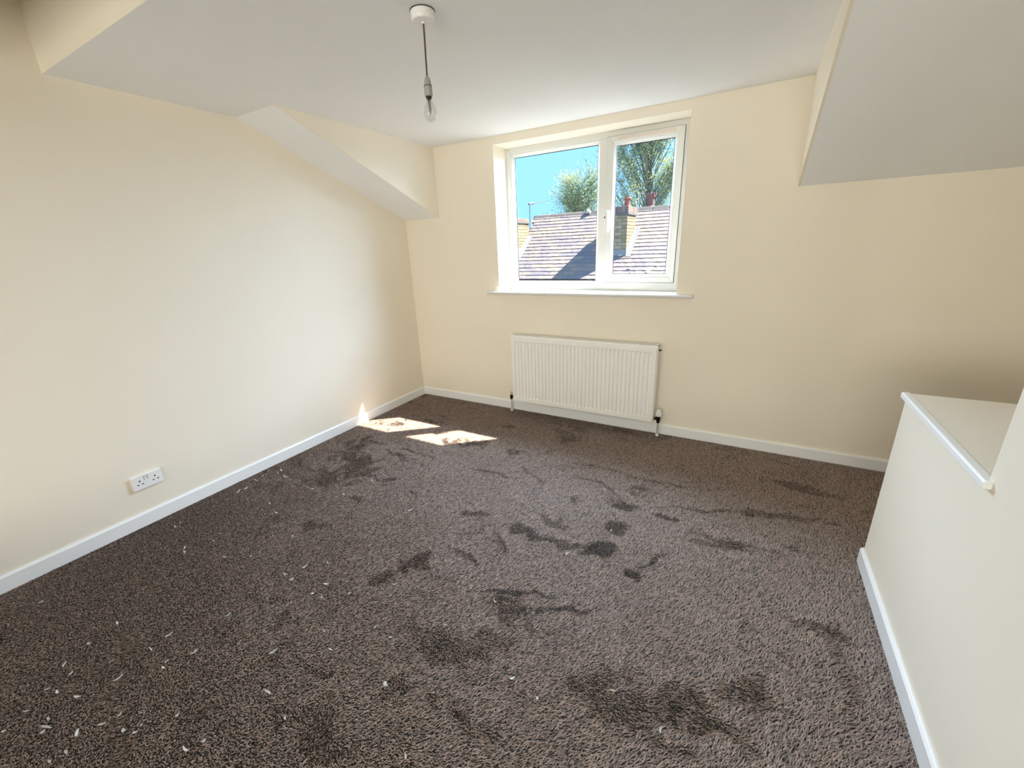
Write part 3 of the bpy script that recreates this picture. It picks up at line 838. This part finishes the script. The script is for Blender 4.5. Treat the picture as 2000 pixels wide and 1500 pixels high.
# chimneys
BRm = []
for s in range(2):
    L_ = (.215, .1025)[s]
    bm = B(-L_ / 2, L_ / 2, -.012, .012, -.0325, .0325)
    bmesh.ops.bevel(bm, geom=bm.edges[:], offset=.003, segments=1)
    BRm.append(to_mesh('brick', bm, 'brick'))
def chimney(x0, x1, y0, y1, zlo, zhi, capz, courses):
    st = obj('chimney_stack', B(x0 + .012, x1 - .012, y0 + .012, y1 - .012, zlo - .6, zhi), 'mortar', house)
    cz = .075
    def put(k, p, rz):
        o = bpy.data.objects.new('brick', BRm[k]); link(o, st)
        o.location = Vector(p) - rootloc; o.rotation_euler = (0, 0, rz)
    def face(a, b, fixed, axis, sgn):
        for c in range(courses):
            z = zhi - .0375 - c * cz
            s = a + (0 if c % 2 else .1125)
            if not c % 2:
                k = 1; L_ = .1025
                q = (a + L_ / 2 + .002)
                put(k, (q, fixed, z) if axis == 'x' else (fixed, q, z), 0 if axis == 'x' else math.pi / 2)
            while s + .215 < b + .005:
                q = s + .1075
                put(0, (q, fixed, z) if axis == 'x' else (fixed, q, z), 0 if axis == 'x' else math.pi / 2)
                s += .225
            if b - s > .09:
                q = s + .05125
                put(1, (q, fixed, z) if axis == 'x' else (fixed, q, z), 0 if axis == 'x' else math.pi / 2)
    face(x0, x1, y0 + .010, 'x', -1)
    face(y0, y1, x1 - .010, 'y', 1)
    e = .03
    obj('oversail_course', B(x0 - e, x1 + e, y0 - e, y1 + e, zhi, zhi + .045), 'darklead', st, .006)
    obj('chimney_cap', B(x0 - .008, x1 + .008, y0 - .008, y1 + .008, zhi + .045, capz - .01), 'darklead', st)
    x = x0 - .01
    while x + .1 < x1 + .04:                     # brick on edge round the top
        obj('brick', B(x, x + .094, y0 - .02, y0 + .012, zhi + .047, capz), 'redbrick', st, .004); x += .105
    y = y0 - .01
    while y + .1 < y1 + .04:
        obj('brick', B(x1 - .012, x1 + .02, y, y + .094, zhi + .047, capz), 'redbrick', st, .004); y += .105
    # lead flashing stepping up the side and across the front
    zf = RZ0_ + (y0 - RY0) * math.tan(sl); zk = RZ0_ + (y1 - RY0) * math.tan(sl)
    fl = PR([(y0 - .03, zf - .05), (y1, zk - .05), (y1, zk + .10), (y0 - .03, zf + .14)], 'x', x1 + .003, x1 + .012)
    box(fl, x0, x1 + .012, y0 - .012, y0 - .003, zf - .06, zf + .15)
    fl2 = prism(fl, [(y0 - .08, zf - .02), (y1, zk + .045), (y1, zk + .055), (y0 - .08, zf - .008)], 'x', x1 + .01, x1 + .12)
    obj('lead_flashing', fl2, 'lead', st)
    return st
c1 = chimney(-0.23, 0.323, 7.018, 7.84, 1.15, 2.09, 2.276, 13)
c2 = chimney(-3.2, -2.602, 6.9, 7.77, 1.1, 2.07, 2.20, 13)
pot = lambda c, r, h: LT([(r * 1.25, 0), (r * 1.25, h * .12), (r, h * .18), (r * .92, h * .72), (r * 1.3, h * .78), (r * 1.3, h * .86), (r * .95, h * .9), (r * .95, h), (r * .7, h)], c, n=18)
obj('chimney_pot', pot((.215, 7.38, 2.27), .066, .23), 'pot_red', c1, smooth=True)
c3 = obj('chimney_stack', B(.05, .70, 8.95, 9.45, 1.4, 2.335), 'mortar', house)
cp = obj('chimney_pot', pot((.37, 9.2, 2.33), .095, .36), 'pot_brown', c3, smooth=True)
bm = bmesh.new()
for k in range(8):
    t = 2 * math.pi * k / 8
    box(bm, .37 + .115 * math.cos(t) - .02, .37 + .115 * math.cos(t) + .02, 9.2 + .115 * math.sin(t) - .02, 9.2 + .115 * math.sin(t) + .02, 2.64, 2.71)
obj('pot_crown', bm, 'pot_brown', cp)
# aerials
ae = thing('tv_aerial', (-2.57, 7.80, 1.95), 'dark television aerial with a long boom on a mast', 'aerial')
obj('mast', TB([(-2.585, 7.80, 1.90), (-2.585, 7.80, 2.60)], .013, 8), 'aerial', ae)
bo = obj('boom', TB([(-2.60, 7.76, 2.585), (-2.50, 8.95, 2.745)], [.011, .008], 8), 'aerial', ae)
obj('reflector', TB([(-2.60, 7.78, 2.585), (-2.57, 8.02, 2.62)], .028, 8), 'aerial', bo)
bm = bmesh.new()
for k in range(9):
    t = k / 9
    p = Vector((-2.60, 7.76, 2.585)).lerp(Vector((-2.50, 8.95, 2.745)), .1 + .9 * t)
    tube(bm, [p + Vector((-.06, 0, 0)), p + Vector((.06, 0, 0))], .004, 5)
obj('elements', bm, 'aerial', bo)
ae2 = thing('tv_aerial', (.36, 7.9, 2.0), 'thin pale aerial mast behind the chimney with the red pot', 'aerial')
obj('mast', TB([(.36, 7.9, 1.75), (.34, 7.9, 2.62)], .007, 6), 'whitemast', ae2)
obj('boom', TB([(.34, 7.9, 2.61), (.34, 8.3, 2.63)], .004, 6), 'whitemast', ae2)

# ------------------------------------------------------------------ outside: trees and ground
def tree(name, label, base, top, spread, limbs, twigs, leaves, leaf, seed, zmin, tmin=.45, up=(.45, 1.1)):
    r = random.Random(seed)
    root = thing(name, base, label, 'tree', 'trees behind the slate roof')
    b0 = Vector(base); t0 = Vector(top)
    tk = min(1.0, spread / 3.0)
    bm = TB([b0, b0.lerp(t0, .45) + Vector((.15, 0, 0)), b0.lerp(t0, .8), t0], [.20 * tk, .12 * tk, .06 * tk, .02 * tk], 8)
    obj('trunk', bm, 'bark', root, smooth=True)
    bb = bmesh.new()
    LV = []
    for i in range(limbs):
        t = r.uniform(tmin, .97)
        p = b0.lerp(t0, t)
        a = r.uniform(0, 6.283)
        reach = spread * (1 - .62 * max(0, t - .45) / .55) * r.uniform(.55, 1.05)
        d = Vector((math.cos(a), math.sin(a) * .8, r.uniform(*up))).normalized()
        e = p + d * reach
        m1 = p.lerp(e, .5) + Vector((r.uniform(-.15, .15), r.uniform(-.15, .15), .12 * reach))
        tube(bb, [p, m1, e], [.028 * tk, .018 * tk, .006 * tk], 5)
        for j in range(twigs):
            s = r.uniform(.3, 1.0)
            q = p.lerp(m1, s * 2) if s < .5 else m1.lerp(e, s * 2 - 1)
            d2 = (d * .6 + Vector((r.uniform(-1, 1), r.uniform(-1, 1), r.uniform(-.2, 1.1)))).normalized()
            L2 = r.uniform(.35, .95) * min(1, spread / 2.2)
            q2 = q + d2 * L2
            tube(bb, [q, q.lerp(q2, .5) + Vector((0, 0, .03)), q2], [.008 * tk, .006 * tk, .0035 * tk], 4)
            for k in range(leaves):
                u = r.uniform(.2, 1.1)
                LV.append(q + d2 * L2 * u + Vector((r.gauss(0, .10), r.gauss(0, .10), r.gauss(0, .10))))
    obj('branches', bb, 'bark', root)
    A = np.array([tuple(v_) for v_ in LV if v_.z > zmin])
    n_ = len(A)
    g = np.random.default_rng(seed)
    def unit(k):
        q = g.normal(size=(k, 3)); return q / np.linalg.norm(q, axis=1)[:, None]
    u_ = unit(n_); w_ = np.cross(u_, unit(n_)); w_ /= np.linalg.norm(w_, axis=1)[:, None]
    sz = leaf * g.uniform(.6, 1.3, n_)[:, None]
    nn = np.cross(u_, w_)
    P = np.stack([A - u_ * sz, A + w_ * sz * .45 + nn * sz * .12, A + u_ * sz, A - w_ * sz * .45 + nn * sz * .12], 1) - np.array(base)
    me = bpy.data.meshes.new('foliage')
    me.from_pydata(P.reshape(-1, 3).tolist(), [], (np.arange(n_)[:, None] * 4 + np.array([[0, 1, 2, 3]])).tolist())
    me.materials.append(M['leaf'])
    fo = bpy.data.objects.new('foliage', me); link(fo, root)
    tag(fo, kind='stuff')
    return root
tree('broadleaf_tree', 'tallest airy spring tree rising behind the chimney pots', (-1.9, 18.0, -5.0), (-1.5, 18.0, 9.5), 4.6, 130, 26, 11, .05, 21, 1.5, .40, (.7, 2.2))
tree('broadleaf_tree', 'slender spring tree farther off beside the tallest tree', (3.4, 26.5, -5.0), (3.2, 26.5, 11.5), 4.2, 80, 18, 9, .07, 22, 1.5)
tree('broadleaf_tree', 'lower rounded tree showing above the slate ridge beside open sky', (-2.85, 12.1, -5.0), (-2.65, 12.1, 3.45), 1.75, 120, 16, 8, .036, 23, 1.5, .6)
tree('broadleaf_tree', 'small shrubby tree peeping up behind the dark aerial mast', (-9.2, 19.0, -5.0), (-9.2, 19.0, 3.3), 1.6, 30, 9, 9, .055, 24, 1.0)
struct('ground_yard', B(-30, 30, 0.4, 60, -5.3, -5.0), 'ground')
